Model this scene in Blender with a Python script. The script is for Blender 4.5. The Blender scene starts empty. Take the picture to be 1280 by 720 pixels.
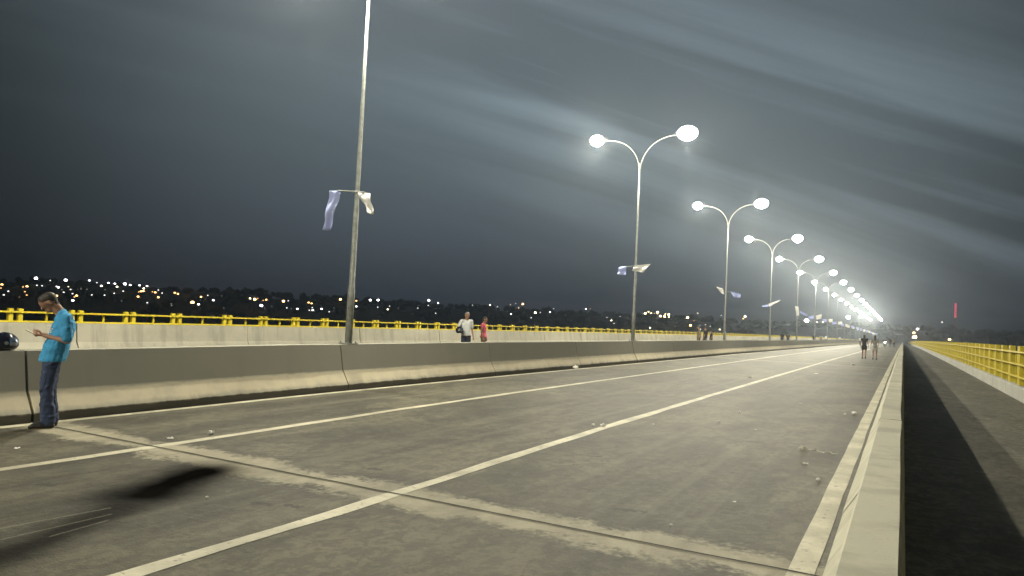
import bpy, bmesh, math, random
from mathutils import Vector, Matrix, noise
random.seed(7)
S = bpy.context.scene
COL = S.collection
R = math.radians

# ---------------------------------------------------------------- camera
cam_data = bpy.data.cameras.new("camera")
cam = bpy.data.objects.new("camera", cam_data)
COL.objects.link(cam)
cam_data.sensor_fit = 'HORIZONTAL'
cam_data.sensor_width = 36.0
cam_data.lens = 900 / 1280 * 36.0
cam_data.clip_start = 0.05
cam_data.clip_end = 6000
right = Vector((0.877875, 0.476397, 0.048794))
up = Vector((-0.02003, -0.065273, 0.997666))
fwd = Vector((-0.47847, 0.876804, 0.047759))
M = Matrix((right, up, -fwd)).transposed().to_4x4()
M.translation = Vector((0, 0, 1.6))
cam.matrix_world = M
S.camera = cam

# ---------------------------------------------------------------- world: night sky with faint painted flare streaks
world = bpy.data.worlds.new("World")
S.world = world
world.use_nodes = True
nt = world.node_tree
nt.nodes.clear()
N = nt.nodes.new
Lk = nt.links.new
out = N('ShaderNodeOutputWorld')
bg = N('ShaderNodeBackground')
bg.inputs['Strength'].default_value = 1.0
tc = N('ShaderNodeTexCoord')
sep = N('ShaderNodeSeparateXYZ')
Lk(tc.outputs['Generated'], sep.inputs[0])
ramp = N('ShaderNodeValToRGB')
cr = ramp.color_ramp
cr.elements[0].position = 0.0
cr.elements[0].color = (0.010, 0.012, 0.017, 1)
cr.elements[1].position = 0.6
cr.elements[1].color = (0.064, 0.078, 0.090, 1)
e = cr.elements.new(0.10); e.color = (0.036, 0.046, 0.054, 1)
e = cr.elements.new(0.28); e.color = (0.062, 0.082, 0.092, 1)
Lk(sep.outputs['Z'], ramp.inputs[0])
# pale streaks painted into the sky to imitate lens flare, along one direction
CT, CN_, CW = (0.8909, 0.3285, -0.3137), (-0.3892, 0.1961, -0.9001), (-0.2341, 0.9239, 0.3025)
comb = N('ShaderNodeCombineXYZ')
for i_, (ax_, k_) in enumerate(((CT, 0.75), (CN_, 13.0), (CW, 1.2))):
    dt = N('ShaderNodeVectorMath'); dt.operation = 'DOT_PRODUCT'
    Lk(tc.outputs['Generated'], dt.inputs[0]); dt.inputs[1].default_value = ax_
    mm = N('ShaderNodeMath'); mm.operation = 'MULTIPLY'; mm.inputs[1].default_value = k_
    Lk(dt.outputs['Value'], mm.inputs[0]); Lk(mm.outputs[0], comb.inputs[i_])
nz = N('ShaderNodeTexNoise')
nz.inputs['Scale'].default_value = 1.3
nz.inputs['Detail'].default_value = 6
nz.inputs['Roughness'].default_value = 0.5
nz.inputs['Distortion'].default_value = 0.4
Lk(comb.outputs[0], nz.inputs['Vector'])
mr = N('ShaderNodeMapRange')
mr.inputs['From Min'].default_value = 0.45
mr.inputs['From Max'].default_value = 0.72
mr.inputs['To Min'].default_value = 0.0
mr.inputs['To Max'].default_value = 2.0
Lk(nz.outputs[0], mr.inputs['Value'])
# the flare streaks lie in one belt of the sky; elsewhere it is nearly even
def dot3(v):
    d = N('ShaderNodeVectorMath'); d.operation = 'DOT_PRODUCT'
    Lk(tc.outputs['Generated'], d.inputs[0]); d.inputs[1].default_value = v
    return d.outputs['Value']
belt = N('ShaderNodeMapRange'); belt.interpolation_type = 'SMOOTHSTEP'
ab = N('ShaderNodeMath'); ab.operation = 'SUBTRACT'; Lk(dot3(CN_), ab.inputs[0]); ab.inputs[1].default_value = 0.045
ab2 = N('ShaderNodeMath'); ab2.operation = 'ABSOLUTE'; Lk(ab.outputs[0], ab2.inputs[0])
Lk(ab2.outputs[0], belt.inputs['Value'])
for k_, q_ in zip(('From Min', 'From Max', 'To Min', 'To Max'), (0.02, 0.24, 1.0, 0.12)): belt.inputs[k_].default_value = q_
bm_ = N('ShaderNodeMath'); bm_.operation = 'MULTIPLY'; Lk(mr.outputs[0], bm_.inputs[0]); az_ = N('ShaderNodeMapRange'); az_.interpolation_type = 'SMOOTHSTEP'
Lk(dot3(CT), az_.inputs['Value'])
for k_, q_ in zip(('From Min', 'From Max', 'To Min', 'To Max'), (-0.50, -0.08, 0.15, 1.0)): az_.inputs[k_].default_value = q_
bz = N('ShaderNodeMath'); bz.operation = 'MULTIPLY'; Lk(belt.outputs[0], bz.inputs[0]); Lk(az_.outputs[0], bz.inputs[1])
Lk(bz.outputs[0], bm_.inputs[1])
# sky colour is palest towards the middle of the view, darker to the sides
sky_mid = N('ShaderNodeMapRange'); sky_mid.interpolation_type = 'SMOOTHSTEP'
Lk(dot3((-0.42, 0.88, 0.22)), sky_mid.inputs['Value'])
for k_, q_ in zip(('From Min', 'From Max', 'To Min', 'To Max'), (0.74, 0.995, 0.42, 1.7)): sky_mid.inputs[k_].default_value = q_
sm = N('ShaderNodeMath'); sm.operation = 'ADD'; Lk(bm_.outputs[0], sm.inputs[0]); Lk(sky_mid.outputs[0], sm.inputs[1])
mul = N('ShaderNodeVectorMath'); mul.operation = 'SCALE'
Lk(ramp.outputs[0], mul.inputs[0])
Lk(sm.outputs[0], mul.inputs['Scale'])
Lk(mul.outputs[0], bg.inputs['Color'])
Lk(bg.outputs[0], out.inputs['Surface'])

S.view_settings.view_transform = 'Standard'
S.view_settings.look = 'None'
S.view_settings.gamma = 1
S.view_settings.exposure = 0.0
S.view_settings.use_curve_mapping = False
S.render.engine = 'CYCLES'
cy = S.cycles
cy.use_denoising = True
cy.max_bounces = 5
cy.diffuse_bounces = 3
cy.glossy_bounces = 3
cy.volume_bounces = 0
cy.transparent_max_bounces = 8
cy.sample_clamp_indirect = 3.0
cy.use_light_tree = True
cy.volume_step_rate = 1.0
cy.caustics_reflective = False
cy.caustics_refractive = False
HAZE_DENSITY = 0.0006
LAMP_W = 4000.0

# ---------------------------------------------------------------- materials
def mat(name, color, rough=0.8, metal=0.0, emit=None, strength=0.0, build=None, spec=None):
    m = bpy.data.materials.new(name)
    m.use_nodes = True
    b = m.node_tree.nodes['Principled BSDF']
    b.inputs['Base Color'].default_value = (*color, 1)
    b.inputs['Roughness'].default_value = rough
    b.inputs['Metallic'].default_value = metal
    if spec is not None:
        b.inputs['Specular IOR Level'].default_value = spec
    if emit:
        b.inputs['Emission Color'].default_value = (*emit, 1)
        b.inputs['Emission Strength'].default_value = strength
    if build:
        build(m.node_tree, b)
    return m

class NB:
    """small node helper"""
    def __init__(s, nt):
        s.nt = nt
    def n(s, t, **kw):
        x = s.nt.nodes.new(t)
        for k, v in kw.items():
            setattr(x, k, v)
        return x
    def link(s, a, b):
        s.nt.links.new(a, b)
    def pos(s):
        g = s.n('ShaderNodeNewGeometry')
        return g.outputs['Position']
    def sep(s, v):
        x = s.n('ShaderNodeSeparateXYZ'); s.link(v, x.inputs[0]); return x.outputs
    def math(s, op, a, b=None, clamp=False):
        x = s.n('ShaderNodeMath', operation=op, use_clamp=clamp)
        for i, v in enumerate((a, b)):
            if v is None: continue
            if isinstance(v, (int, float)): x.inputs[i].default_value = v
            else: s.link(v, x.inputs[i])
        return x.outputs[0]
    def noise(s, v, scale, detail=4, rough=0.55, stretch=None, dist=0.0):
        if stretch:
            mpn = s.n('ShaderNodeMapping'); mpn.inputs['Scale'].default_value = stretch
            s.link(v, mpn.inputs['Vector']); v = mpn.outputs[0]
        x = s.n('ShaderNodeTexNoise'); s.link(v, x.inputs['Vector'])
        x.inputs['Scale'].default_value = scale; x.inputs['Detail'].default_value = detail
        x.inputs['Roughness'].default_value = rough; x.inputs['Distortion'].default_value = dist
        return x.outputs[0]
    def rng(s, v, a, b, c, d, smooth=False):
        x = s.n('ShaderNodeMapRange'); x.interpolation_type = 'SMOOTHSTEP' if smooth else 'LINEAR'
        s.link(v, x.inputs['Value'])
        for k, q in zip(('From Min', 'From Max', 'To Min', 'To Max'), (a, b, c, d)):
            x.inputs[k].default_value = q
        return x.outputs[0]
    def mix(s, f, a, b):
        x = s.n('ShaderNodeMix', data_type='RGBA')
        if isinstance(f, (int, float)): x.inputs[0].default_value = f
        else: s.link(f, x.inputs[0])
        for i, v in ((6, a), (7, b)):
            if isinstance(v, tuple): x.inputs[i].default_value = (*v, 1)
            else: s.link(v, x.inputs[i])
        return x.outputs[2]
    def bump(s, h, strength, dist=0.02, prev=None):
        x = s.n('ShaderNodeBump'); x.inputs['Strength'].default_value = strength
        x.inputs['Distance'].default_value = dist; s.link(h, x.inputs['Height'])
        if prev: s.link(prev, x.inputs['Normal'])
        return x.outputs[0]

def streak_mask(b, X, Y, x0, y0, x1, y1, w, soft, wob):
    """distance mask round the segment (x0,y0)-(x1,y1) on the road plane"""
    L = math.hypot(x1 - x0, y1 - y0); ux, uy = (x1 - x0) / L, (y1 - y0) / L
    dx = b.math('SUBTRACT', X, x0); dy = b.math('SUBTRACT', Y, y0)
    t = b.math('ADD', b.math('MULTIPLY', dx, ux), b.math('MULTIPLY', dy, uy))
    n = b.math('ADD', b.math('MULTIPLY', dx, -uy), b.math('MULTIPLY', dy, ux))
    n = b.math('ADD', n, wob)
    over = b.math('MAXIMUM', b.math('SUBTRACT', t, L), b.math('MULTIPLY', t, -1.0))
    over = b.math('MAXIMUM', over, 0.0)
    d = b.math('SQRT', b.math('ADD', b.math('MULTIPLY', n, n), b.math('MULTIPLY', over, over)))
    return b.rng(d, w, w + soft, 1.0, 0.0, True)

def asphalt_nodes(near=True, base=(0.120, 0.110, 0.074), dark=(0.040, 0.037, 0.026), joint=True):
    def f(nt, bs):
        b = NB(nt)
        P = b.pos(); X, Y, Z = b.sep(P)[0:3]
        big = b.noise(P, 0.35, 4, 0.6, (1.6, 0.7, 1), 0.8)
        mid = b.noise(P, 1.7, 5, 0.65, (1.2, 0.6, 1), 0.5)
        fine = b.noise(P, 60, 3, 0.7)
        grit = b.noise(P, 14, 4, 0.7)
        c = b.mix(b.rng(big, 0.42, 0.62, 0, 1, True), dark, base)
        c = b.mix(b.math('MULTIPLY', b.rng(mid, 0.42, 0.70, 0, 1, True), 0.45), c, (0.145, 0.135, 0.100))
        c = b.mix(b.math('MULTIPLY', b.rng(mid, 0.34, 0.50, 1, 0, True), 0.70), c, (0.024, 0.023, 0.017))
        c = b.mix(b.math('MULTIPLY', b.rng(grit, 0.38, 0.54, 1, 0, True), 0.5), c, (0.045, 0.043, 0.036))
        c = b.mix(b.math('MULTIPLY', b.rng(fine, 0.52, 0.75, 0, 1), 0.25), c, (0.18, 0.17, 0.14))
        wv = b.noise(P, 1.1, 5, 0.7)
        speck = b.noise(P, 7.5, 6, 0.75, (1.0, 0.7, 1), 0.6)
        c = b.mix(b.math('MULTIPLY', b.rng(speck, 0.44, 0.56, 1, 0, True), 0.55), c, (0.030, 0.029, 0.022))
        c = b.mix(b.math('MULTIPLY', b.rng(speck, 0.54, 0.70, 0, 1, True), 0.40), c, (0.12, 0.112, 0.082))
        # long rolled streaks left by paving and tyres
        st = b.noise(P, 1.0, 3, 0.6, (3.2, 0.06, 1))
        c = b.mix(b.math('MULTIPLY', b.rng(st, 0.5, 0.68, 0, 1, True), 0.40), c, (0.125, 0.117, 0.088))
        if joint:
            # pale dust and mortar spread along the expansion joints
            for y0, w0 in ((5.30, 0.20), (41.5, 0.35), (77.7, 0.4), (113.9, 0.4)):
                dist = b.math('ABSOLUTE', b.math('SUBTRACT', Y, y0))
                dist = b.math('ADD', dist, b.rng(wv, 0.25, 0.75, -0.26, 0.26))
                dist = b.math('ADD', dist, b.rng(grit, 0.3, 0.7, -0.09, 0.09))
                m_ = b.rng(dist, w0 - .05, w0 + 0.20, 1, 0, True)
                dust = b.mix(b.rng(mid, 0.35, 0.65, 0, 1), (0.36, 0.33, 0.245), (0.20, 0.185, 0.14))
                c = b.mix(b.math('MULTIPLY', m_, 0.92 if y0 < 10 else 0.5), c, dust)
                m2 = b.rng(b.math('ABSOLUTE', b.math('SUBTRACT', dist, w0 + 0.22)), 0.0, 0.2, 0.4, 0, True)
                c = b.mix(m2, c, (0.035, 0.033, 0.028))
        if near:
            # soft-edged dark patch in two overlapping strokes on the near lane
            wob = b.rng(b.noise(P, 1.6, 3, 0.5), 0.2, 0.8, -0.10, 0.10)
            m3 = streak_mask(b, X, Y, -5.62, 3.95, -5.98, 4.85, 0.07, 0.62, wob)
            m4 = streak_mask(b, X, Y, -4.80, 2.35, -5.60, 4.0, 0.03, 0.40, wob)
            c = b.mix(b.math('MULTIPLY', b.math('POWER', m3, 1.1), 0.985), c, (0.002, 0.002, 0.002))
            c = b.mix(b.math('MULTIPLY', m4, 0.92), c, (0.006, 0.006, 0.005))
            for (xa, ya, xb, yb, w_) in ((-5.5, 2.55, -5.42, 3.55, .006), (-5.22, 2.65, -5.25, 3.45, .005), (-5.05, 2.9, -5.12, 3.35, .005)):
                m5 = streak_mask(b, X, Y, xa, ya, xb, yb, w_, 0.012, b.rng(grit, .3, .7, -.01, .01))
                c = b.mix(b.math('MULTIPLY', m5, 0.2), c, (0.42, 0.40, 0.33))
            for (sx, sy, sr) in ((-6.55, 3.65, .05), (-4.7, 4.35, .05), (-4.45, 4.45, .04), (-4.85, 5.98, .05), (-2.18, 6.1, .05), (-2.05, 6.12, .03), (-1.9, 10.8, .09), (-3.3, 8.2, .05)):
                m6 = streak_mask(b, X, Y, sx, sy, sx + .12, sy + .03, sr * .2, sr, b.rng(grit, .3, .7, -.05, .05))
                c = b.mix(b.math('MULTIPLY', m6, 0.8), c, (0.012, 0.012, 0.011))
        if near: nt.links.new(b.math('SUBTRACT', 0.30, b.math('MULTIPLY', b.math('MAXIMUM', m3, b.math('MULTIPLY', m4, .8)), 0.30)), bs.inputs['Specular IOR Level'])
        nt.links.new(c, bs.inputs['Base Color'])
        h = b.math('ADD', b.math('MULTIPLY', fine, 0.5), b.math('MULTIPLY', grit, 0.8))
        nt.links.new(b.bump(h, 0.8, 0.016), bs.inputs['Normal'])
        nt.links.new(b.rng(grit, 0.3, 0.7, 0.58, 0.68), bs.inputs['Roughness'])
    return f

def concrete_nodes(base=(0.37, 0.35, 0.29), low=(0.07, 0.065, 0.055), band=0.11, warm=(0.42, 0.38, 0.28)):
    def f(nt, bs):
        b = NB(nt)
        P = b.pos(); X, Y, Z = b.sep(P)[0:3]
        big = b.noise(P, 0.5, 4, 0.6, (1, 0.6, 1.5))
        mid = b.noise(P, 3.5, 5, 0.65)
        fine = b.noise(P, 45, 3, 0.7)
        run = b.noise(P, 1.6, 4, 0.65, (1, 1.6, 0.14))
        c = b.mix(b.rng(big, 0.35, 0.65, 0, 1, True), tuple(v * 0.80 for v in base), base)
        c = b.mix(b.math('MULTIPLY', b.rng(mid, 0.4, 0.7, 0, 1, True), 0.4), c, warm)
        c = b.mix(b.math('MULTIPLY', b.rng(run, 0.48, 0.66, 0, 1, True), 0.55), c, tuple(v * 0.55 for v in base))
        c = b.mix(b.math('MULTIPLY', b.rng(fine, 0.28, 0.42, 1, 0, True), 0.35), c, tuple(v * 0.5 for v in base))
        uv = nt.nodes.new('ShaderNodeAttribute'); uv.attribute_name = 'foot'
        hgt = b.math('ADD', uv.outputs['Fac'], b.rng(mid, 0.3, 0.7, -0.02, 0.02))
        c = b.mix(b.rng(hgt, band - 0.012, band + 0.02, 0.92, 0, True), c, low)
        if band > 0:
            c = b.mix(b.math('MULTIPLY', b.rng(hgt, 0.375, 0.41, 0.0, 1.0, True), 0.85), c, tuple(v * k for v, k in zip(base, (0.80, 0.83, 0.86))))  # upper face darkened in the colour to stress its weaker light
            c = b.mix(b.math('MULTIPLY', b.math('MULTIPLY', b.rng(hgt, 0.36, 0.40, 1.0, 0.0, True), b.rng(hgt, 0.12, 0.20, 0.0, 1.0, True)), b.rng(mid, 0.3, 0.6, 0.55, 0.95)), c, (0.54, 0.485, 0.355))  # lower slope: cream dust tint plus its stronger light put into the colour
        nt.links.new(c, bs.inputs['Base Color'])
        h = b.math('ADD', b.math('MULTIPLY', fine, 0.35), mid)
        nt.links.new(b.bump(h, 0.35, 0.01), bs.inputs['Normal'])
    return f

def speckle_nodes(c0, c1, scale=6, bumpk=0.2, chips=None):
    def f(nt, bs):
        b = NB(nt)
        P = b.pos()
        n1 = b.noise(P, scale, 5, 0.65)
        c = b.mix(b.rng(n1, 0.35, 0.68, 0, 1, True), c0, c1)
        if chips:
            n2 = b.noise(P, scale * 9, 5, 0.75)
            c = b.mix(b.rng(n2, 0.33, 0.44, chips[1], 0, True), c, chips[0])
        nt.links.new(c, bs.inputs['Base Color'])
        nt.links.new(b.bump(n1, bumpk, 0.01), bs.inputs['Normal'])
    return f

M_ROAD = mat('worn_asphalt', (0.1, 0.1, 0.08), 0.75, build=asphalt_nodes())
M_ROAD2 = mat('far_side_asphalt', (0.1, 0.1, 0.08), 0.75, build=asphalt_nodes(False, joint=False))
M_WALK = mat('walkway_asphalt', (0.1, 0.1, 0.08), 0.85, build=asphalt_nodes(False, (0.25, 0.24, 0.195), (0.16, 0.152, 0.125), joint=False))
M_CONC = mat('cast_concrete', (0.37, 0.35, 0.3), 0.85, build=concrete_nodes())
M_CONC_PALE = mat('pale_concrete', (0.5, 0.48, 0.42), 0.85, build=concrete_nodes((0.46, 0.44, 0.37), band=-1, warm=(0.5, 0.47, 0.37)))
M_KERB = mat('whitewashed_kerb', (0.6, 0.58, 0.52), 0.85, build=concrete_nodes((0.50, 0.50, 0.46), band=-1, warm=(0.55, 0.54, 0.48)))
M_DECK = mat('deck_concrete', (0.3, 0.29, 0.26), 0.9, build=speckle_nodes((0.22, 0.21, 0.18), (0.32, 0.31, 0.27)))
M_PAINT = mat('road_paint', (0.7, 0.66, 0.5), 0.6, build=speckle_nodes((0.34, 0.32, 0.24), (0.56, 0.53, 0.41), 1.6, 0.2, ((0.14, 0.135, 0.11), 0.9)))
M_RUBBER = mat('joint_rubber', (0.03, 0.028, 0.024), 0.9)
M_YELLOW = mat('yellow_enamel', (0.72, 0.50, 0.03), 0.45, build=speckle_nodes((0.66, 0.53, 0.03), (0.76, 0.63, 0.05), 4, 0.08, ((0.30, 0.15, 0.03), 0.5)))
M_STEEL = mat('galvanised_steel', (0.3, 0.3, 0.3), 0.5, 0.2, build=speckle_nodes((0.22, 0.235, 0.225), (0.33, 0.345, 0.33), 9, 0.05))
M_NEARC = mat('near_concrete', (0.5, 0.5, 0.42), 0.85, build=concrete_nodes((0.52, 0.51, 0.42), band=-1, warm=(0.62, 0.58, 0.44)))
M_BODY = mat('lamp_housing', (0.35, 0.36, 0.36), 0.4, 0.3)
M_LENS = mat('lit_lens', (0.8, 0.8, 0.8), 0.5, emit=(1.0, 0.95, 0.84), strength=60)
M_LENS.cycles.emission_sampling = 'NONE'
M_BLUE = mat('blue_cloth', (0.46, 0.53, 0.92), 0.8)
M_WHITE = mat('white_cloth', (0.82, 0.82, 0.80), 0.8)
M_SKIN = mat('skin', (0.30, 0.16, 0.10), 0.55, build=speckle_nodes((0.27, 0.14, 0.09), (0.34, 0.19, 0.12), 30, 0.03))
M_HAIR = mat('dark_hair', (0.020, 0.015, 0.012), 0.6)
M_EYE = mat('eye', (0.03, 0.02, 0.02), 0.2)
M_BLACK = mat('black_leather', (0.012, 0.012, 0.012), 0.5)
M_PAPER = mat('white_paper', (0.88, 0.87, 0.82), 0.7)
M_TERRAIN = mat('dark_hillside', (0.03, 0.04, 0.02), 0.95, build=speckle_nodes((0.02, 0.028, 0.014), (0.05, 0.055, 0.03), 0.05, 0.5))
M_WOOD = mat('far_foliage', (0.04, 0.06, 0.025), 0.9, build=speckle_nodes((0.02, 0.035, 0.014), (0.05, 0.07, 0.03), 0.4, 0.5))
M_WATER = mat('river_water', (0.012, 0.016, 0.018), 0.12, build=lambda nt, bs: nt.links.new(NB(nt).bump(NB(nt).noise(NB(nt).pos(), 0.25, 4), 0.5, 0.4), bs.inputs['Normal']))

# ---------------------------------------------------------------- helpers
def link(o, parent=None):
    COL.objects.link(o)
    if parent is not None:
        o.parent = parent
    return o

def tag(o, label=None, cat=None, group=None, kind=None):
    if label: o['label'] = label
    if cat: o['category'] = cat
    if group: o['group'] = group
    if kind: o['kind'] = kind
    return o

def empty(name, loc=(0, 0, 0), rz=0.0):
    o = bpy.data.objects.new(name, None)
    o.empty_display_size = 0.2
    o.location = loc
    o.rotation_euler = (0, 0, rz)
    return link(o)

def mesh_obj(name, V, F, m, parent=None, smooth=False, mats=None, fm=None):
    me = bpy.data.meshes.new(name)
    me.from_pydata([tuple(v) for v in V], [], F)
    for x in (mats or [m]):
        me.materials.append(x)
    if fm:
        for p, i in zip(me.polygons, fm): p.material_index = i
    if smooth:
        me.polygons.foreach_set('use_smooth', [True] * len(me.polygons))
    me.update()
    return link(bpy.data.objects.new(name, me), parent)

class MB:
    def __init__(s): s.V = []; s.F = []; s.m = []
    def add(s, V, F, mi=0):
        o = len(s.V); s.V += [tuple(v) for v in V]; s.F += [tuple(i + o for i in f) for f in F]; s.m += [mi] * len(F)
    def box(s, x0, x1, y0, y1, z0, z1, mi=0):
        V = [(x, y, z) for z in (z0, z1) for y in (y0, y1) for x in (x0, x1)]
        s.add(V, [(0, 2, 3, 1), (4, 5, 7, 6), (0, 1, 5, 4), (2, 6, 7, 3), (0, 4, 6, 2), (1, 3, 7, 5)], mi)
    def cbox(s, c, h, rot=None, bev=0.0, mi=0):
        """box with softly cut edges, centre c, half size h"""
        bm = bmesh.new(); bmesh.ops.create_cube(bm, size=1.0)
        for v in bm.verts: v.co = Vector((v.co.x * 2 * h[0], v.co.y * 2 * h[1], v.co.z * 2 * h[2]))
        if bev: bmesh.ops.bevel(bm, geom=bm.edges[:], offset=bev, segments=2, affect='EDGES')
        if rot: bmesh.ops.rotate(bm, verts=bm.verts, matrix=rot)
        bm.verts.index_update()
        s.add([v.co + Vector(c) for v in bm.verts], [tuple(v.index for v in f.verts) for f in bm.faces], mi); bm.free()
    def tube(s, pts, rad, n=8, cap=True, mi=0, sx=1.0):
        pts = [Vector(p) for p in pts]
        if not isinstance(rad, (list, tuple)): rad = [rad] * len(pts)
        V = []; F = []
        prev = None
        for i, p in enumerate(pts):
            d = (pts[min(i + 1, len(pts) - 1)] - pts[max(i - 1, 0)]).normalized()
            if prev is None:
                a = d.cross(Vector((0, 1, 0)))
                if a.length < 1e-3: a = d.cross(Vector((1, 0, 0)))
            else:
                a = prev - d * prev.dot(d)
            a.normalize(); prev = a
            b = d.cross(a)
            for k in range(n):
                t = 2 * math.pi * k / n
                V.append(p + (a * math.cos(t) * sx + b * math.sin(t)) * rad[i])
        for i in range(len(pts) - 1):
            for k in range(n):
                F.append((i * n + k, i * n + (k + 1) % n, (i + 1) * n + (k + 1) % n, (i + 1) * n + k))
        if cap:
            F.append(tuple(range(n - 1, -1, -1))); F.append(tuple((len(pts) - 1) * n + k for k in range(n)))
        s.add(V, F, mi)
    def ball(s, c, r, sub=2, mi=0, jitter=0.0):
        bm = bmesh.new(); bmesh.ops.create_icosphere(bm, subdivisions=sub, radius=1.0)
        if isinstance(r, (int, float)): r = (r, r, r)
        bm.verts.index_update()
        V = []
        for v in bm.verts:
            k = 1 + (noise.noise(v.co * 1.7 + Vector(c)) * jitter if jitter else 0)
            V.append(Vector((v.co.x * r[0] * k, v.co.y * r[1] * k, v.co.z * r[2] * k)) + Vector(c))
        s.add(V, [tuple(v.index for v in f.verts) for f in bm.faces], mi); bm.free()
    def build(s, name, m, parent=None, smooth=False, mats=None):
        return mesh_obj(name, s.V, s.F, m, parent, smooth, mats, s.m if mats else None)

# long profile of the deck: the camera's span dips a little, the rest climbs to a gentle crest
ZP = [(-80, 0.0), (4.5, 0.0), (6, 0.015), (10, 0.06), (17, 0.10), (30, 0.15), (50, 0.22), (100, 0.32), (160, 0.42), (260, 0.40), (620, 0.1)]
def zr(y):
    for (a, za), (b, zb) in zip(ZP, ZP[1:]):
        if y <= b: return za + (zb - za) * (y - a) / (b - a)
    return ZP[-1][1]
Y0, Y1 = -40.0, 600.0
def ybreaks(y0=Y0, y1=Y1):
    ys = []; y = y0
    while y < y1:
        ys.append(y); y += 0.5 if -2 < y < 20 else (2 if y < 60 else 10)
    ys.append(y1)
    return ys
def strip(name, x0, x1, dz, m, y0=Y0, y1=Y1, wob=0.0, nx=1):
    V = []; F = []
    ys = ybreaks(y0, y1)
    for i, y in enumerate(ys):
        w = wob * noise.noise(Vector((x0 * 3, y * 0.9, 0)))
        w2 = wob * noise.noise(Vector((x1 * 3 + 50, y * 0.9, 0)))
        for k in range(nx + 1):
            V.append((x0 + (x1 - x0) * k / nx + (w if k < nx / 2 else w2), y, zr(y) + dz))
    for i in range(len(ys) - 1):
        for k in range(nx):
            a = i * (nx + 1) + k
            F.append((a, a + 1, a + nx + 2, a + nx + 1))
    return tag(mesh_obj(name, V, F, m), kind='structure')

def swept(name, prof, y0, y1, m, parent=None, step=None, loop=True, foot_z=0.0, jx=0.0):
    """profile (x,z) swept along Y following the deck; a 'foot' attribute keeps the height above the deck"""
    ys = [y0]
    n = max(1, int((y1 - y0) / (step or (1.0 if y0 < 30 else 6.0))))
    ys = [y0 + (y1 - y0) * i / n for i in range(n + 1)]
    V = []; F = []; ft = []
    k = len(prof)
    for y in ys:
        for (x, z) in prof:
            q = noise.noise(Vector((x * 2, y * 1.7, z * 3))) * 0.010
            V.append((x + jx + q, y, z + zr(y) + q * 0.5)); ft.append(z)
    for i in range(len(ys) - 1):
        for j in range(k if loop else k - 1):
            F.append((i * k + j, i * k + (j + 1) % k, (i + 1) * k + (j + 1) % k, (i + 1) * k + j))
    if loop:
        F.append(tuple(range(k - 1, -1, -1))); F.append(tuple((len(ys) - 1) * k + j for j in range(k)))
    o = mesh_obj(name, V, F, m, parent)
    a = o.data.attributes.new('foot', 'FLOAT', 'POINT')
    a.data.foreach_set('value', ft)
    return o

# ---------------------------------------------------------------- setting
def terrain():
    V = []; F = []
    azs = [R(a) for a in range(-60, 121, 2)]
    def sc(az): return 1.6 - 0.6 * min(1, max(0, az / 1.0)) if az > 0 else 1.6
    rs = [-40, 0, 20, 50, 90, 130, 170, 210, 250, 320, 450, 700, 1400]
    for az in azs:
        s = sc(az)
        for dr in rs:
            r = 300 * s + dr
            z = -14 + 0.12 * max(-6, min(dr, 225)) - (0.0 if dr < 250 else 0)
            n = noise.noise(Vector((r * math.sin(az) * 0.012, r * math.cos(az) * 0.012, 3))) * 3.0
            V.append((-r * math.sin(az), r * math.cos(az), z - 1.5 + (n if dr > 10 else 0)))
    k = len(rs)
    for i in range(len(azs) - 1):
        for j in range(k - 1):
            F.append((i * k + j, i * k + j + 1, (i + 1) * k + j + 1, (i + 1) * k + j))
    tag(mesh_obj('hillside', V, F, M_TERRAIN, smooth=True), kind='structure')
    def ground(x, y):
        az = math.atan2(-x, y); s = sc(az); r = math.hypot(x, y); dr = r - 300 * s
        n = noise.noise(Vector((x * 0.012, y * 0.012, 3))) * 3.0
        return -14 + 0.12 * max(-6, min(dr, 225)) - 1.5 + (n if dr > 10 else 0)
    # far woods that read as one dark mass
    mb = MB()
    rnd = random.Random(3)
    for i in range(1500):
        az = R(rnd.uniform(-40, 80)); s = sc(az)
        r = 300 * s + (rnd.uniform(4, 235) if i % 2 else rnd.uniform(150, 300))
        x, y = -r * math.sin(az), r * math.cos(az)
        if abs(x) < 26 and y < 620: continue
        h = rnd.uniform(1.6, 3.4)
        mb.ball((x, y, ground(x, y) + h * 0.7), (h * rnd.uniform(.8, 1.5), h * rnd.uniform(.8, 1.5), h * rnd.uniform(.7, 1.1)), 1 if i % 3 else 2, jitter=0.6)
    tag(mb.build('far_woods', M_WOOD), 'dark wooded far river bank behind the town lights', 'woods', kind='stuff')
    return ground
GROUND = terrain()
tag(mesh_obj('river', [(-3000, -2500, -14.0), (3000, -2500, -14.0), (3000, 3500, -14.0), (-3000, 3500, -14.0)], [(0, 1, 2, 3)], M_WATER), kind='structure')

# deck slab and girders
swept('bridge_deck', [(-21.2, -0.012 - 0.12), (3.5, -0.132), (3.5, -0.6), (1.0, -0.9), (0.0, -2.3), (-8.5, -2.3), (-9.2, -0.9), (-11.5, -0.9), (-12.2, -2.3), (-19.0, -2.3), (-19.8, -0.9), (-21.2, -0.6)], Y0, Y1, M_DECK, step=10)['kind'] = 'structure'
for i, y in enumerate(range(-30, 480, 60)):
    mb = MB()
    for cx in (-4.2, -15.4):
        mb.tube([(cx, y, -22), (cx, y, -3.2)], 1.1, 20)
    mb.cbox((-9.8, y, -2.75), (8.4, 1.2, 0.42), bev=0.08)
    tag(mb.build('bridge_pier', M_DECK), 'two-column concrete pier holding up the bridge deck over the river, ' + ['just behind the camera', 'nearest ahead of the camera', 'second ahead', 'third ahead', 'fourth ahead', 'fifth ahead', 'sixth ahead', 'seventh ahead', 'eighth and farthest'][i], 'pier', 'piers under the bridge deck')

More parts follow.
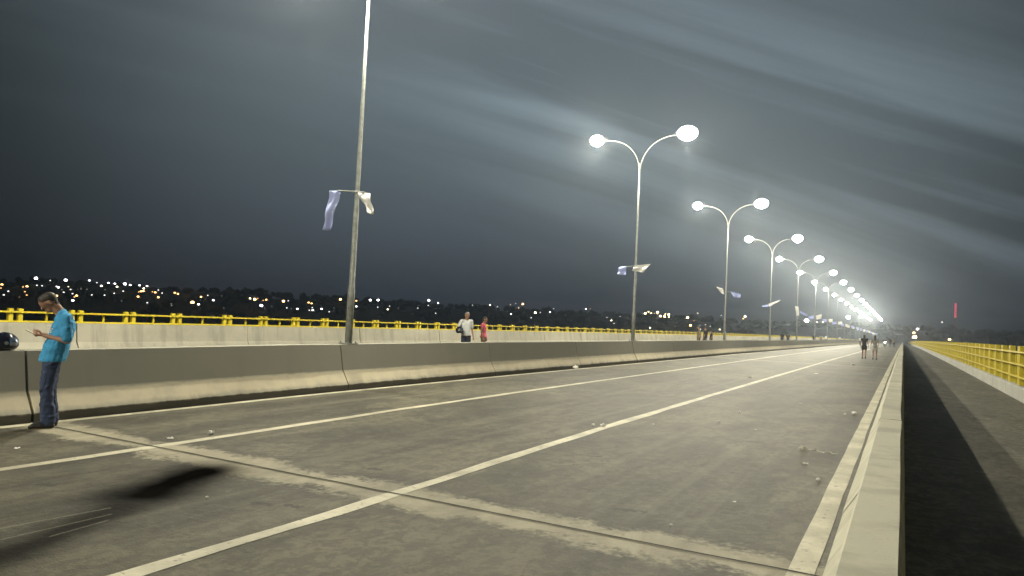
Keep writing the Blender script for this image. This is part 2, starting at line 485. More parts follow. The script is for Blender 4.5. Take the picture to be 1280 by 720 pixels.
strip('road', -9.95, -0.3, 0.0, M_ROAD, nx=6)
strip('opposite_road', -20.4, -10.55, 0.0, M_ROAD2, nx=2)
strip('walkway', -0.1, 3.05, -0.08, M_WALK, nx=3)
strip('road_marking', -9.78, -9.64, 0.004, M_PAINT, wob=0.012)
strip('road_marking', -7.43, -7.29, 0.004, M_PAINT, wob=0.03)
strip('road_marking', -4.06, -3.91, 0.004, M_PAINT, wob=0.03)
strip('road_marking', -0.66, -0.49, 0.004, M_PAINT, wob=0.012)
strip('road_marking', -14.1, -13.96, 0.004, M_PAINT, wob=0.012)
strip('road_marking', -17.0, -16.86, 0.004, M_PAINT, wob=0.012)
# expansion joints across the carriageway
for yj in (5.30, 41.5, 77.7, 113.9):
    V = []; F = []
    n = 60
    for i in range(n + 1):
        x = -9.83 + (9.83 - 0.43) * i / n
        w = 0.012 * noise.noise(Vector((x * 2, yj, 0)))
        for dy in (-0.013, 0.013): V.append((x, yj + dy + w, zr(yj) + 0.0075))
    for i in range(n): F.append((2 * i, 2 * i + 2, 2 * i + 3, 2 * i + 1))
    tag(mesh_obj('expansion_joint', V, F, M_RUBBER), kind='structure')

# ---------------------------------------------------------------- barriers
def barrier(name, label, prof, x_seam, m, y_first, pitch=6.03, gap=0.035):
    root = empty(name, (0, 0, 0))
    tag(root, label, 'concrete barrier')
    rnd = random.Random(len(label))
    k = 0
    y = y_first - pitch * 3
    while y < 560 and k < 98:
        g = gap * rnd.uniform(0.5, 1.4)
        p = [(x + rnd.uniform(-.006, .006) * 0, z) for x, z in prof]
        swept('panel', p, y + g / 2, y + pitch - g / 2, m, root, jx=rnd.uniform(-.012, .012))
        y += pitch; k += 1
    swept('panel', prof, y, Y1, m, root, step=20)
    return root
def nj(cx, half=(0.41, 0.41, 0.24, 0.14), z=(0.0, 0.12, 0.40, 0.91)):
    a = [(cx + h, zz) for h, zz in zip(half, z)]
    return a + [(cx - h, zz) for h, zz in zip(reversed(half), reversed(z))]
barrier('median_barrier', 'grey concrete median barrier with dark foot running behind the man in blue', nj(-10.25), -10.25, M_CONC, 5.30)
barrier('roadside_barrier', 'pale concrete barrier between road and walkway, nearest the camera', [(-0.42, 0), (-0.42, 0.08), (-0.26, 0.34), (-0.165, 0.90), (-0.155, 0.915), (0.002, 0.915), (0.012, 0.90), (0.05, -0.08), (-0.42, -0.08)][:9], 0, M_NEARC, 6.9 - 6.03 * 2 + 6.03 * 1)
barrier('outer_barrier', 'pale concrete parapet under the yellow railing on the far side', [(-20.25, 0), (-20.25, 0.10), (-20.42, 0.38), (-20.5, 0.90), (-20.85, 0.90), (-20.9, -0.1), (-20.25, -0.1)], 0, M_CONC_PALE, 6.0)
kb = empty('walkway_kerb'); tag(kb, 'low whitewashed concrete kerb under the yellow walkway fence on the right', 'kerb')
y = -20.0
while y < Y1 - 1:
    swept('kerb_block', [(2.98, -0.08), (2.98, 0.30), (3.0, 0.32), (3.34, 0.32), (3.36, 0.30), (3.36, -0.1)], y + 0.006, min(y + 10 - 0.006, Y1), M_KERB, kb, step=2.5)
    y += 10

def railing(name, label, x, z0, rails, ztop, pitch, y_first, side, gapw=0.11, pw=0.065, mid=True, jump=None):
    """twin square posts with slim balusters between them and horizontal rails"""
    root = empty(name); tag(root, label, 'railing')
    pm = MB(); nposts = 0
    bal = MB()
    def post(mb, y, h, w, dx=0.0):
        b = zr(y)
        mb.cbox((x + dx, y, b + (z0 + h) / 2), (w, w * (0.95), (h - z0) / 2), bev=0.008 if y < 60 else 0)
    y = y_first
    done = 0
    far = MB(); farb = MB()
    ym = y_first
    shared = None
    i = 0
    while y < Y1 - 2:
        for dy in (-1, 1):
            yy = y + dy * (gapw / 2 + pw)
            if done < 100 and y > 0:
                mb = MB(); post(mb, yy, ztop, pw); mb.build('post', M_YELLOW, root); done += 1
            else:
                post(far, yy, ztop, pw)
        nxt = y + pitch
        if jump and abs(y - jump[0]) < pitch / 2: nxt += jump[1]
        if mid: 
            post(farb, (y + nxt) / 2, rails[0] - 0.01, 0.028)
        y = nxt
    o = far.build('post', M_YELLOW, root); tag(o, kind='stuff')
    o = farb.build('baluster', M_YELLOW, root); tag(o, kind='stuff')
    for zz in rails:
        ys = ybreaks(-20, Y1 - 2)[::2]
        mb = MB()
        xc = x + side * (pw + 0.032); q = 0.024
        V = [(xc + a * q, yy, zz + zr(yy) + c * q) for yy in ys for a, c in ((-1, -1), (1, -1), (1, 1), (-1, 1))]
        F = [(4 * i + j, 4 * i + (j + 1) % 4, 4 * i + 4 + (j + 1) % 4, 4 * i + 4 + j) for i in range(len(ys) - 1) for j in range(4)]
        mb.add(V, F)
        mb.build('rail', M_YELLOW, root)
    return root
railing('outer_railing', 'long low yellow railing on the far parapet behind the man in blue', -20.66, 0.898, [1.18, 0.93], 1.27, 1.605, 10.49 - 1.605 * 6, 1, gapw=0.12, pw=0.06, jump=(15.31, 0.4))
railing('walkway_railing', 'tall yellow three-rail fence along the walkway on the right', 3.14, 0.318, [1.32, 0.95, 0.58], 1.50, 2.1, 26.5 - 2.1 * 14, -1, gapw=0.12, pw=0.075)

# ---------------------------------------------------------------- street lamps
PX = -10.25
POLE_Y0, POLE_DY = 11.72, 18.15
POLES = [POLE_Y0 + POLE_DY * k for k in range(-2, 19)]
SPLIT = 7.75; LAMPZ = 8.95     # heights above the barrier top
def lamp_light(parent, loc):
    ld = bpy.data.lights.new('lamp_light', 'POINT')
    ld.energy = LAMP_W; ld.color = (1.0, 0.93, 0.71); ld.shadow_soft_size = 0.11
    o = bpy.data.objects.new('lamp_light', ld); o.location = loc
    return link(o, parent)
def make_lamp():
    root = empty('street_lamp')
    mb = MB()
    mb.cbox((0, 0, 0.012), (0.13, 0.16, 0.012), bev=0.004)
    for sx in (-1, 1):
        for sy in (-1, 1): mb.tube([(sx * .1, sy * .12, 0.02), (sx * .1, sy * .12, 0.06)], 0.014, 6)
    mb.build('base_plate', M_STEEL, root)
    mb = MB()
    mb.tube([(0, 0, 0.02), (0, 0, 1.15), (0, 0, 1.22), (0, 0, 2.9), (0, 0, 2.96), (0, 0, 5.2), (0, 0, 5.25), (0, 0, SPLIT)], [0.078, 0.075, 0.060, 0.054, 0.047, 0.040, 0.036, 0.031], 20)
    mb.build('pole', M_STEEL, root, smooth=True)
    for s in (-1, 1):
        mb = MB()
        pts = []
        for i in range(15):
            t = i / 14
            # leaves upright, bends outwards and runs nearly level to the head
            x = s * (0.03 + 1.62 * (t ** 1.7)); z = SPLIT - 0.25 + 1.37 * math.sin(min(1, t * 1.02) * math.pi / 2) ** 0.9
            pts.append((x, 0, z))
        mb.tube(pts, [0.024 - 0.007 * i / 14 for i in range(15)], 12)
        mb.build('arm', M_STEEL, root, smooth=True)
        hx = s * 2.0
        mb = MB()
        rot = Matrix.Rotation(-s * R(7), 3, 'Y')
        mb.cbox((s * 1.98, 0, LAMPZ + 0.02), (0.42, 0.15, 0.055), rot, 0.045)
        mb.cbox((s * 1.72, 0, LAMPZ - 0.0), (0.16, 0.11, 0.07), rot, 0.03)
        h = mb.build('lamp_head', M_BODY, root, smooth=False)
        mb = MB()
        mb.ball((s * 2.05, 0, LAMPZ - 0.04), (0.42, 0.31, 0.30) if s > 0 else (0.32, 0.24, 0.24), 3)
        lens = mb.build('lens', M_LENS, h, smooth=True)
        lamp_light(h, (s * 2.05, 0, LAMPZ - 0.34))
    return root
def copy_tree(o, parent=None):
    c = o.copy(); link(c, parent)
    if parent is not None: c.matrix_parent_inverse = o.matrix_parent_inverse.copy()
    for ch in o.children:
        copy_tree(ch, c)
    return c
ORD = ['first', 'second', 'third', 'fourth', 'fifth', 'sixth', 'seventh', 'eighth', 'ninth', 'tenth', 'eleventh', 'twelfth']
lamp0 = make_lamp()
for i, y in enumerate(POLES):
    o = lamp0 if i == 0 else copy_tree(lamp0)
    o.location = (PX, y, zr(y) + 0.909)
    k = i - 2
    if k == 0: lb = 'nearest tall steel lamp pole, beside the man in blue, its twin lamps above the frame'
    elif k < 0: lb = 'twin-arm steel street lamp standing on the median behind the camera'
    elif k < 12: lb = ORD[k] + ' twin-arm street lamp along the median counting from the nearest pole'
    else: lb = 'small far twin-arm street lamp in the dense glowing line near the vanishing point'
    tag(o, lb, 'street lamp', 'twin-arm street lamps along the median')

# ---------------------------------------------------------------- flags on the poles
def cloth(name, corners, m, parent, wave=0.03, n=14, seed=0):
    """patch given by top-left, top-right, bottom-right, bottom-left in (x, z), rippled in depth, with a real thickness"""
    a, b_, c, d = [Vector((p[0], 0, p[1])) for p in corners]
    V = []; F = []
    for s in (0, 1):
        for j in range(n + 1):
            v = j / n
            for i in range(n + 1):
                u = i / n
                p = (a.lerp(b_, u)).lerp(d.lerp(c, u), v)
                dy = wave * (math.sin(u * 7 + seed + v * 2.5) * (0.25 + v) + 0.5 * math.sin(v * 9 + seed * 2))
                p = p + Vector((0.018 * math.sin(v * 8 + seed) * v, dy + s * 0.003, 0.012 * math.sin(u * 9 + seed) * v))
                V.append(p)
    k = (n + 1) * (n + 1)
    for j in range(n):
        for i in range(n):
            q = j * (n + 1) + i
            F.append((q, q + 1, q + n + 2, q + n + 1))
            F.append((k + q, k + q + n + 1, k + q + n + 2, k + q + 1))
    for i in range(n):
        for (p, q) in ((i, i + 1), (n * (n + 1) + i + 1, n * (n + 1) + i)): F.append((q, p, p + k, q + k))
        for (p, q) in (((i + 1) * (n + 1), i * (n + 1)), (i * (n + 1) + n, (i + 1) * (n + 1) + n)): F.append((q, p, p + k, q + k))
    return mesh_obj(name, V, F, m, parent, smooth=True)
FL = {
 0: (((-.42, .04), (.32, -.03)), [(-.66, .05), (-.36, .03), (-.60, -.80), (-.82, -.80)], [(.10, -.02), (.44, -.05), (.60, -.50), (.46, -.48)]),
 1: (((-.42, -.02), (.12, .03)), [(-.72, -.03), (-.36, .02), (-.38, -.38), (-.78, -.36)], [(-.02, .04), (.72, .12), (.40, -.26), (-.08, -.18)]),
 2: (((-.18, -.03), (.30, -.04)), [(.30, -.02), (.98, -.18), (.95, -.42), (.55, -.40)], [(-.60, .26), (-.18, .16), (-.06, -.22), (-.22, -.20)]),
 3: (((-.3, -.05), (.3, .06)), [(-.75, -.26), (-.15, -.10), (-.10, -.30), (-.60, -.34)], [(-.15, -.05), (.85, .34), (.55, .08), (-.12, -.32)]),
 4: (((-.2, .0), (.5, -.02)), [(.25, .02), (1.1, -.42), (1.0, -.60), (.3, -.25)], [(-.25, .50), (.10, .45), (.22, -.52), (-.05, -.55)]),
}
rf = random.Random(11)
for k in range(0, 19):
    y = POLES[k + 2]
    if k in FL: rod, blue, white = FL[k]
    else:
        s = rf.choice((-1, 1)); a = rf.uniform(-.2, .3); q = rf.uniform(.35, .8)
        rod = ((-.35, .02), (.35, -.02))
        white = [(s * .08, .02), (s * (.08 + q), a), (s * (.2 + q * .8), a - rf.uniform(.4, .7)), (s * .2, -.5)]
        blue = [(-s * .12, .02), (-s * (.12 + q), -a * .6), (-s * (.2 + q * .8), -a * .6 - .45), (-s * .15, -.4)]
    r = empty('flag_bracket', (PX + 0.0, y - 0.14, zr(y) + 4.12))
    mb = MB(); mb.tube([(rod[0][0], 0, rod[0][1]), (rod[1][0], 0, rod[1][1])], 0.014, 8)
    mb.tube([(0, 0.0, 0), (0, 0.09, 0)], 0.02, 8)
    mb.build('rod', M_STEEL, r)
    f1 = cloth('flag', blue, M_BLUE, r, 0.05, 12, k * 1.3); f1['label'] = 'blue flag'
    f2 = cloth('flag', white, M_WHITE, r, 0.05, 12, k * 2.1 + 1); f2['label'] = 'white flag'
    if k < 12: lb = 'limp blue flag and white flag on a rod on the ' + ('nearest' if k == 0 else ORD[k]) + ' lamp pole'
    else: lb = 'tiny blue and white flags on a far lamp pole in the glowing line'
    tag(r, lb, 'flags', 'blue and white flags on the lamp poles')

# ---------------------------------------------------------------- people
def blob(name, caps, voxel, m, parent, smooth=6, cut=None, folds=0.0):
    """one continuous surface grown round tapered, flattened limbs: (p0, p1, r0, r1, flatten xyz)"""
    mb = MB()
    for cp in caps:
        p0, p1, r0, r1 = Vector(cp[0]), Vector(cp[1]), cp[2], cp[3]
        fl = cp[4] if len(cp) > 4 else (1, 1)
        d = p1 - p0; L = max(d.length, 1e-4); dn = d.normalized() if d.length > 1e-4 else Vector((0, 0, 1))
        side = Vector((0, 1, 0)) - dn * dn.y
        if side.length < 0.2: side = Vector((1, 0, 0)) - dn * dn.x
        side.normalize(); frw = side.cross(dn)
        n = 16; V = []; F = []
        rings = []
        for t in (-1.0, -.85, -.55, -.2): rings.append((t * r0, r0 * math.sqrt(max(0.003, 1 - t * t))))
        rings.append((0, r0)); rings.append((L, r1))
        for t in (.2, .55, .85, 1.0): rings.append((L + t * r1, r1 * math.sqrt(max(0.003, 1 - t * t))))
        for (a, r) in rings:
            for k in range(n):
                th = 2 * math.pi * k / n
                V.append(p0 + dn * a + side * (math.cos(th) * r * fl[0]) + frw * (math.sin(th) * r * fl[1]))
        for i in range(len(rings) - 1):
            for k in range(n): F.append((i * n + k, i * n + (k + 1) % n, (i + 1) * n + (k + 1) % n, (i + 1) * n + k))
        F.append(tuple(range(n - 1, -1, -1))); F.append(tuple((len(rings) - 1) * n + k for k in range(n)))
        mb.add(V, F)
    o = mb.build(name, m, None)
    md = o.modifiers.new('r', 'REMESH'); md.mode = 'VOXEL'; md.voxel_size = voxel
    ms = o.modifiers.new('s', 'SMOOTH'); ms.factor = 0.5; ms.iterations = smooth
    dg = bpy.context.evaluated_depsgraph_get()
    me = bpy.data.meshes.new_from_object(o.evaluated_get(dg))
    old = o.data; bpy.data.objects.remove(o); bpy.data.meshes.remove(old)
    me.name = name
    if folds:                                   # drag lines of cloth
        nn = [v.normal.copy() for v in me.vertices]
        for v, n_ in zip(me.vertices, nn):
            q = Vector((v.co.x * 7 + v.co.z * 9, v.co.y * 7, v.co.z * 9 - v.co.x * 6))
            a = 1 - abs(noise.noise(q + Vector((3, 1, 8)))) * 2.4
            v.co += n_ * folds * (a + 0.5 * noise.noise(v.co * 22))
    if cut:                                     # clean hems: drop what lies beyond the planes
        bm = bmesh.new(); bm.from_mesh(me)
        for (co, no) in cut:
            g = bm.verts[:] + bm.edges[:] + bm.faces[:]
            res = bmesh.ops.bisect_plane(bm, geom=g, plane_co=co, plane_no=no, clear_outer=True)
            bmesh.ops.holes_fill(bm, edges=[e for e in bm.edges if e.is_boundary], sides=0)
        bm.to_mesh(me); bm.free()
    me.polygons.foreach_set('use_smooth', [True] * len(me.polygons))
    if not me.materials: me.materials.append(m)
    return link(bpy.data.objects.new(name, me), parent)

def hand(caps, wrist, fwd_, down, side, sc=1.0, curl=0.5):
    """palm, four bent fingers of unequal length and a thumb leaving the palm's side"""
    w = Vector(wrist); f = Vector(fwd_).normalized(); d = Vector(down).normalized(); s = Vector(side).normalized()
    palm = w + f * 0.085 * sc
    caps.append((w, palm, 0.026 * sc, 0.036 * sc, (1, 0.55)))
    for i, (off, L) in enumerate(((-.030, .070), (-.010, .080), (.011, .075), (.031, .058))):
        a = w + f * 0.085 * sc + s * off * sc
        d1 = (f * math.cos(curl) + d * math.sin(curl)).normalized()
        d2 = (f * math.cos(curl * 2.2) + d * math.sin(curl * 2.2)).normalized()
        b = a + d1 * L * 0.5 * sc; c = b + d2 * L * 0.5 * sc
        caps.append((a, b, 0.0095 * sc, 0.009 * sc)); caps.append((b, c, 0.009 * sc, 0.0075 * sc))
    t0 = w + f * 0.03 * sc - s * 0.025 * sc; t1 = t0 + (f * 0.6 - s * 0.55 + d * .2).normalized() * 0.035 * sc
    t2 = t1 + (f * 0.95 - s * 0.1 + d * .3).normalized() * 0.03 * sc
    caps.append((t0, t1, 0.013 * sc, 0.011 * sc)); caps.append((t1, t2, 0.011 * sc, 0.009 * sc))

def person(loc, face_az, label, J, look, voxel=0.012, group=None, height=1.75, female=False):
    """local frame: +x forward, +y left, z up; J overrides joints; face_az = heading angle about Z"""
    k = height / 1.75
    root = empty('person', loc, face_az)
    root.scale = (k, k, k)
    tag(root, label, 'person', group)
    bulk = look.get('bulk', 1.0)
    D = dict(head=(0.02, 0, 1.60), chin=(0.05, 0, 1.53), neck=(-0.03, 0, 1.44), chest=(-0.02, 0, 1.27), waist=(0, 0, 1.06), hip=(0, 0, 0.93),
             shL=(-0.03, 0.175, 1.40), shR=(-0.03, -0.175, 1.40), elL=(-0.05, 0.24, 1.12), elR=(-0.05, -0.24, 1.12),
             wrL=(0.03, 0.26, 0.87), wrR=(0.03, -0.26, 0.87), knL=(0.02, 0.10, 0.50), knR=(0.02, -0.10, 0.50),
             anL=(0, 0.11, 0.09), anR=(0, -0.11, 0.09), fL=(0.99, 0, -.1), fR=(0.99, 0, -.1), tilt=0.0, hand=None)
    D.update(J)
    P = {q: (Vector(v) if isinstance(v, tuple) else v) for q, v in D.items()}
    rot = Matrix.Rotation(P['tilt'], 3, 'Y')           # head pitch, positive looks down
    hd = P['head']
    def H(x, y, z): return hd + rot @ Vector((x, y, z))
    hl = Vector((0, 0.088, -0.02)); hw = 0.155 if not female else 0.13
    hipL, hipR = P['hip'] + Vector((0, 0.085, -0.02)), P['hip'] + Vector((0, -0.085, -0.02))
    caps = []
    # head: skull, jaw, nose, brow, ears
    caps += [(H(-.018, 0, .025), H(.018, 0, .03), .092, .088, (.86, 1)), (H(.012, 0, -.03), H(.04, 0, -.075), .066, .042, (.9, 1)),
             (H(.088, 0, .012), H(.108, 0, -.018), .010, .015), (H(.085, -.03, .035), H(.085, .03, .035), .012, .012),
             (H(.080, -.02, -.052), H(.080, .02, -.052), .011, .011), (H(.068, 0, -.085), H(.072, 0, -.082), .02, .02),
             (H(-.005, .082, .012), H(-.008, .086, -.018), .018, .013, (.45, 1)), (H(-.005, -.082, .012), H(-.008, -.086, -.018), .018, .013, (.45, 1))]
    caps += [(H(-.03, 0, -.04), P['neck'] + Vector((0, 0, -.03)), .058, .068)]
    caps += [(P['neck'] + Vector((0, 0, -.05)), P['chest'], .09, .125, (1.15, .8)), (P['chest'], P['waist'], .125, .115, (1.12, .8)), (P['waist'], P['hip'], .115, .13, (1.1, .85)),
             (P['shL'], P['shR'], .06, .06)]
    for s, sg in (('L', 1), ('R', -1)):
        hp = P['hip'] + Vector((0, 0.085 * sg, -0.02))
        caps += [(P['sh' + s], P['el' + s], .050, .038), (P['el' + s], P['wr' + s], .038, .026)]
        caps += [(hp, P['kn' + s], .085, .055), (P['kn' + s], P['an' + s], .053, .036)]
        fo = P['f' + s].normalized()
        caps += [(P['an' + s] + Vector((-.02, 0, -.05)), P['an' + s] + fo * .16 + Vector((0, 0, -.06 )), .032, .025, (1.2, .8))]
        hd_ = P['hand'][s] if P['hand'] else None
        f_ = hd_[0] if hd_ else (P['wr' + s] - P['el' + s])
        dn_ = hd_[1] if hd_ else Vector((0.3, -sg, 0))
        sd_ = hd_[2] if hd_ else Vector((-1, 0, 0))
        hand(caps, P['wr' + s], f_, dn_, sd_, curl=hd_[3] if hd_ else 0.35)
    body = blob('body', caps, min(voxel, .02) if voxel > .008 else voxel, look.get('skin', M_SKIN), root, smooth=4 if voxel < .01 else 2)
    for sg in (-1, 1):
        if voxel < 0.012:
            mb = MB(); mb.ball(H(.078, .031 * sg, .012), (.010, .013, .009), 2); mb.build('eye', M_EYE, root, smooth=True)
            mb = MB(); mb.tube([H(.092, .016 * sg, .034), H(.092, .032 * sg, .040), H(.080, .048 * sg, .034)], .004, 6); mb.build('eyebrow', M_HAIR, root)
    # hair
    hc = [(H(-.03, 0, .045), H(.015, 0, .055), .094, .086, (.88, 1)), (H(-.045, 0, .0), H(-.055, 0, -.03), .070, .055, (1.0, .8))]
    if look.get('long'): hc += [(H(-.06, 0, .0), P['neck'] + Vector((-.09, 0, -.06)), .07, .045, (1.2, .7))]
    hcut = [(H(.066, 0, .055), rot @ Vector((1, 0, -.5)))]
    blob('hair', hc, max(voxel, .009), look.get('hair', M_HAIR), root, smooth=2, cut=hcut)
    # shirt
    c = [(P['neck'] + Vector((-.005, 0, -.035)), P['chest'] + Vector((0, 0, .02)), .088 * bulk, .148 * bulk, (1.12, .80)), (P['chest'] + Vector((0, 0, .02)), P['waist'], .148 * bulk, (.148 if not female else .12) * bulk, (1.12, .82)),
         (P['waist'], P['hip'] + Vector((0, 0, look.get('hem', -.01))), .148 * bulk if not female else .12, .172, (1.1, .88)), (P['shL'] + Vector((0, -.02, .0)), P['shR'] + Vector((0, .02, .0)), .074, .074)]
    cuts = [((0, 0, P['hip'].z + look.get('hem', -.01) - 0.03), (0, 0, -1))]
    slv = look.get('sleeve', 0.72)
    for s in 'LR':
        if slv > 0:
            q = P['sh' + s].lerp(P['el' + s], slv)
            c += [(P['sh' + s], q, .076, .064 if slv < 1 else .05)]
            if slv >= 1: c += [(P['el' + s], P['wr' + s], .052, .042)]
    blob('shirt', c, voxel, look['top'], root, smooth=3, cut=cuts, folds=.006 if voxel < .01 else 0)
    # trousers, shorts or skirt
    ll = look.get('leg', 1.0); c = []
    c += [(P['hip'] + Vector((0, .03, .03)), P['hip'] + Vector((0, -.03, .03)), .120, .120, (1, .95))]
    cuts = [((0, 0, P['hip'].z + .10), (0, 0, 1))]
    for s, sg in (('L', 1), ('R', -1)):
        hp = P['hip'] + Vector((0, 0.083 * sg, -0.02))
        if ll >= 1:
            c += [(hp, P['kn' + s], .102, .080), (P['kn' + s], P['an' + s] + Vector((0, 0, -.005)), .076, .066)]
            if voxel < .01:
                rr = random.Random(5 + sg)
                for i in range(5):                  # folds stacked over the shoe and behind the knee
                    z = 0.10 + i * 0.05; pa = P['an' + s].lerp(P['kn' + s], (z - .09) / .41)
                    c += [(pa + Vector((-.01, 0, rr.uniform(-.01, .01))), pa + Vector((.02, 0, .012)), .070 + .003 * (i % 2), .069, (1, 1))]
        else:
            c += [(hp, hp.lerp(P['kn' + s], ll), .108, .088)]
    if ll >= 1: cuts.append(((0, 0, 0.045), (0, 0, -1)))
    blob('trousers' if ll >= 1 else 'shorts', c, voxel, look['bottom'], root, smooth=3, cut=cuts, folds=.006 if voxel < .01 else 0)
    # shoes
    for s in 'LR':
        a = P['an' + s]; fo = Vector((P['f' + s].x, P['f' + s].y, 0)).normalized()
        c = [(a + Vector((-.03, 0, -.045)), a + fo * .17 + Vector((0, 0, -.052)), .042, .036, (1.05, .95)), (a + Vector((-.01, 0, -.01)), a + Vector((0, 0, -.04)), .05, .048),
             (a + fo * .08 + Vector((0, 0, -.045)), a + fo * .19 + Vector((0, 0, -.06)), .044, .030, (1.05, .9))]
        blob('shoe', c, max(voxel * .8, .006), look.get('shoe', M_BLACK), root, smooth=2, cut=[((0, 0, 0.002), (0, 0, -1))])
    return root, P

def cloth_mat(name, c, print_=False, rough=0.85):
    def f(nt, bs):
        b = NB(nt)
        t = nt.nodes.new('ShaderNodeTexCoord')
        n = b.noise(t.outputs['Object'], 9, 4, 0.6)
        n2 = b.noise(t.outputs['Object'], 5, 3, 0.6, (1, 1, .5), 1.2)
        col = b.mix(b.rng(n, .3, .7, 0, 1), tuple(v * .8 for v in c), c)
        nt.links.new(col, bs.inputs['Base Color'])
        nt.links.new(b.bump(n2, .9, .06), bs.inputs['Normal'])
    return mat(name, c, rough, build=f)
M_TEAL = cloth_mat('turquoise_cotton', (0.05, 0.32, 0.62))
M_JEANS = cloth_mat('blue_denim', (0.035, 0.055, 0.12))
M_DARKJ = cloth_mat('dark_denim', (0.03, 0.04, 0.07))
M_PINK = cloth_mat('pink_cotton', (0.70, 0.12, 0.20))
M_KHAKI = cloth_mat('khaki_cotton', (0.20, 0.17, 0.10))
M_BLK = cloth_mat('black_cotton', (0.012, 0.012, 0.014))
M_WHT = cloth_mat('white_cotton', (0.72, 0.74, 0.76))
M_GREY = cloth_mat('grey_cotton', (0.22, 0.22, 0.20))
M_GREYHAIR = mat('grey_hair', (0.25, 0.25, 0.26), 0.7)

# man at the left, in profile, reading a phone
az_man = math.atan2(-0.874, -0.487)
PHJ = dict(head=(0.055, 0, 1.60), neck=(-.10, 0, 1.475), chest=(-.125, 0, 1.26), waist=(-.065, 0, 1.05), hip=(-.03, 0, .915), tilt=R(38),
           shL=(-.145, .18, 1.41), shR=(-.145, -.18, 1.41), elL=(-.175, .225, 1.125), elR=(-.15, -.22, 1.12), wrL=(.08, .085, 1.185), wrR=(.09, -.06, 1.19),
           knL=(.01, .10, .50), knR=(-.02, -.09, .50), anL=(-.04, .10, .085), anR=(-.075, -.09, .085),
           hand=dict(L=(Vector((1, -.25, .10)), Vector((0.1, -.8, .6)), Vector((0, .6, .8)) * -1, .75), R=(Vector((1, .2, .12)), Vector((0.1, .8, .6)), Vector((0, -.6, .8)) * -1, .75)))
man, MP = person((-9.41, 5.225, 0.004), az_man, 'man in turquoise t-shirt and blue jeans looking down at his phone by the median', PHJ,
                 dict(top=M_TEAL, bottom=M_JEANS, hem=-.03, sleeve=.86, bulk=1.12), voxel=0.0075, height=1.70)
# pale print on the chest of the shirt
mb = MB()
for i, (dz, w) in enumerate(((.035, .055), (.010, .065), (-.015, .05), (-.04, .06))):
    V = []
    for j in range(9):
        yy = -w + 2 * w * j / 8 + 0.055
        for zz in (dz - .009, dz + .009):
            zc = 1.265 + zz
            V.append((-0.118 + 0.160 * math.sqrt(max(0, 1 - (yy / .17) ** 2)), yy, zc))
    V2 = [(x - .004, y_, z_) for x, y_, z_ in V]
    n = len(V)
    F = []
    for j in range(8):
        if (j + i) % 4 == 3: continue
        F.append((2 * j, 2 * j + 1, 2 * j + 3, 2 * j + 2)); F.append((n + 2 * j, n + 2 * j + 2, n + 2 * j + 3, n + 2 * j + 1))
    mb.add(V + V2, F)
# (kept as the shirt's printed patch)
pr = mb.build('shirt_print', M_WHT, [c for c in man.children if c.name.startswith('shirt')][0])
# phone in his hands
rot = Matrix.Rotation(R(-25), 3, 'Y')
mb = MB(); mb.cbox((0, 0, 0), (.064, .033, .0045), rot, .003)
ph = mb.build('smartphone', M_BLACK); tag(ph, 'thin dark smartphone held in the hands of the man in turquoise', 'phone')
mb = MB(); mb.cbox(rot @ Vector((0, 0, .0050)), (.058, .029, .0006), rot)
sc_ = mb.build('screen', mat('phone_screen', (.02, .02, .02), .2, emit=(.9, .85, .55), strength=1.6), ph)
ph.matrix_world = Matrix.Translation((-9.41, 5.225, 0.004)) @ Matrix.Rotation(az_man, 4, 'Z') @ Matrix.Translation(Vector((.225, .01, 1.218)) * (1.70 / 1.75))

# helmet on the median at the left edge
def helmet(loc, rz, label, sc=1.0, m=None):
    root = empty('motorcycle_helmet', loc, rz); root.scale = (sc,) * 3; tag(root, label, 'helmet')
    bm = bmesh.new(); bmesh.ops.create_uvsphere(bm, u_segments=40, v_segments=28, radius=1)
    for v in bm.verts:
        x, y, z = v.co
        v.co = Vector((x * .150 * (1 + .10 * max(0, x) * (z < 0)), y * .122, z * .135 if z > -.0 else z * .130))
    bmesh.ops.translate(bm, verts=bm.verts, vec=(0, 0, .105))
    res = bmesh.ops.bisect_plane(bm, geom=bm.verts[:] + bm.edges[:] + bm.faces[:], plane_co=(0, 0, .004), plane_no=(.12, 0, -1), clear_outer=True)
    me = bpy.data.meshes.new('shell'); bm.to_mesh(me); bm.free(); me.materials.append(m or M_SHELL)
    me.polygons.foreach_set('use_smooth', [True] * len(me.polygons))
    o = link(bpy.data.objects.new('shell', me), root)
    so = o.modifiers.new('t', 'SOLIDIFY'); so.thickness = .018
    V = []; F = []
    nu, nv = 18, 8
    for s in (0, 1):
        for j in range(nv + 1):
            for i in range(nu + 1):
                a = R(-78 + 156 * i / nu); b = R(-14 + 46 * j / nv)
                k = 1.02 + .012 * s
                V.append((math.cos(b) * math.cos(a) * .153 * k, math.cos(b) * math.sin(a) * .124 * k, .105 + math.sin(b) * .134 * k))
    q = (nu + 1) * (nv + 1)
    for j in range(nv):
        for i in range(nu):
            a = j * (nu + 1) + i
            F.append((a, a + nu + 1, a + nu + 2, a + 1)); F.append((q + a, q + a + 1, q + a + nu + 2, q + a + nu + 1))
    mesh_obj('visor', V, F, M_VISOR, root, smooth=True)
    for s in (-1, 1):
        mb = MB(); mb.tube([(0, s * .118, .105), (0, s * .134, .105)], .022, 14); mb.build('hinge', M_STEEL, root)
    return root
M_SHELL = mat('gloss_shell', (0.010, 0.012, 0.022), 0.16)
M_VISOR = mat('silver_visor', (0.32, 0.36, 0.45), 0.12, 0.8)
helmet((-10.22, 5.09, 0.915), R(75), 'glossy black motorcycle helmet resting on the median barrier at the left edge')

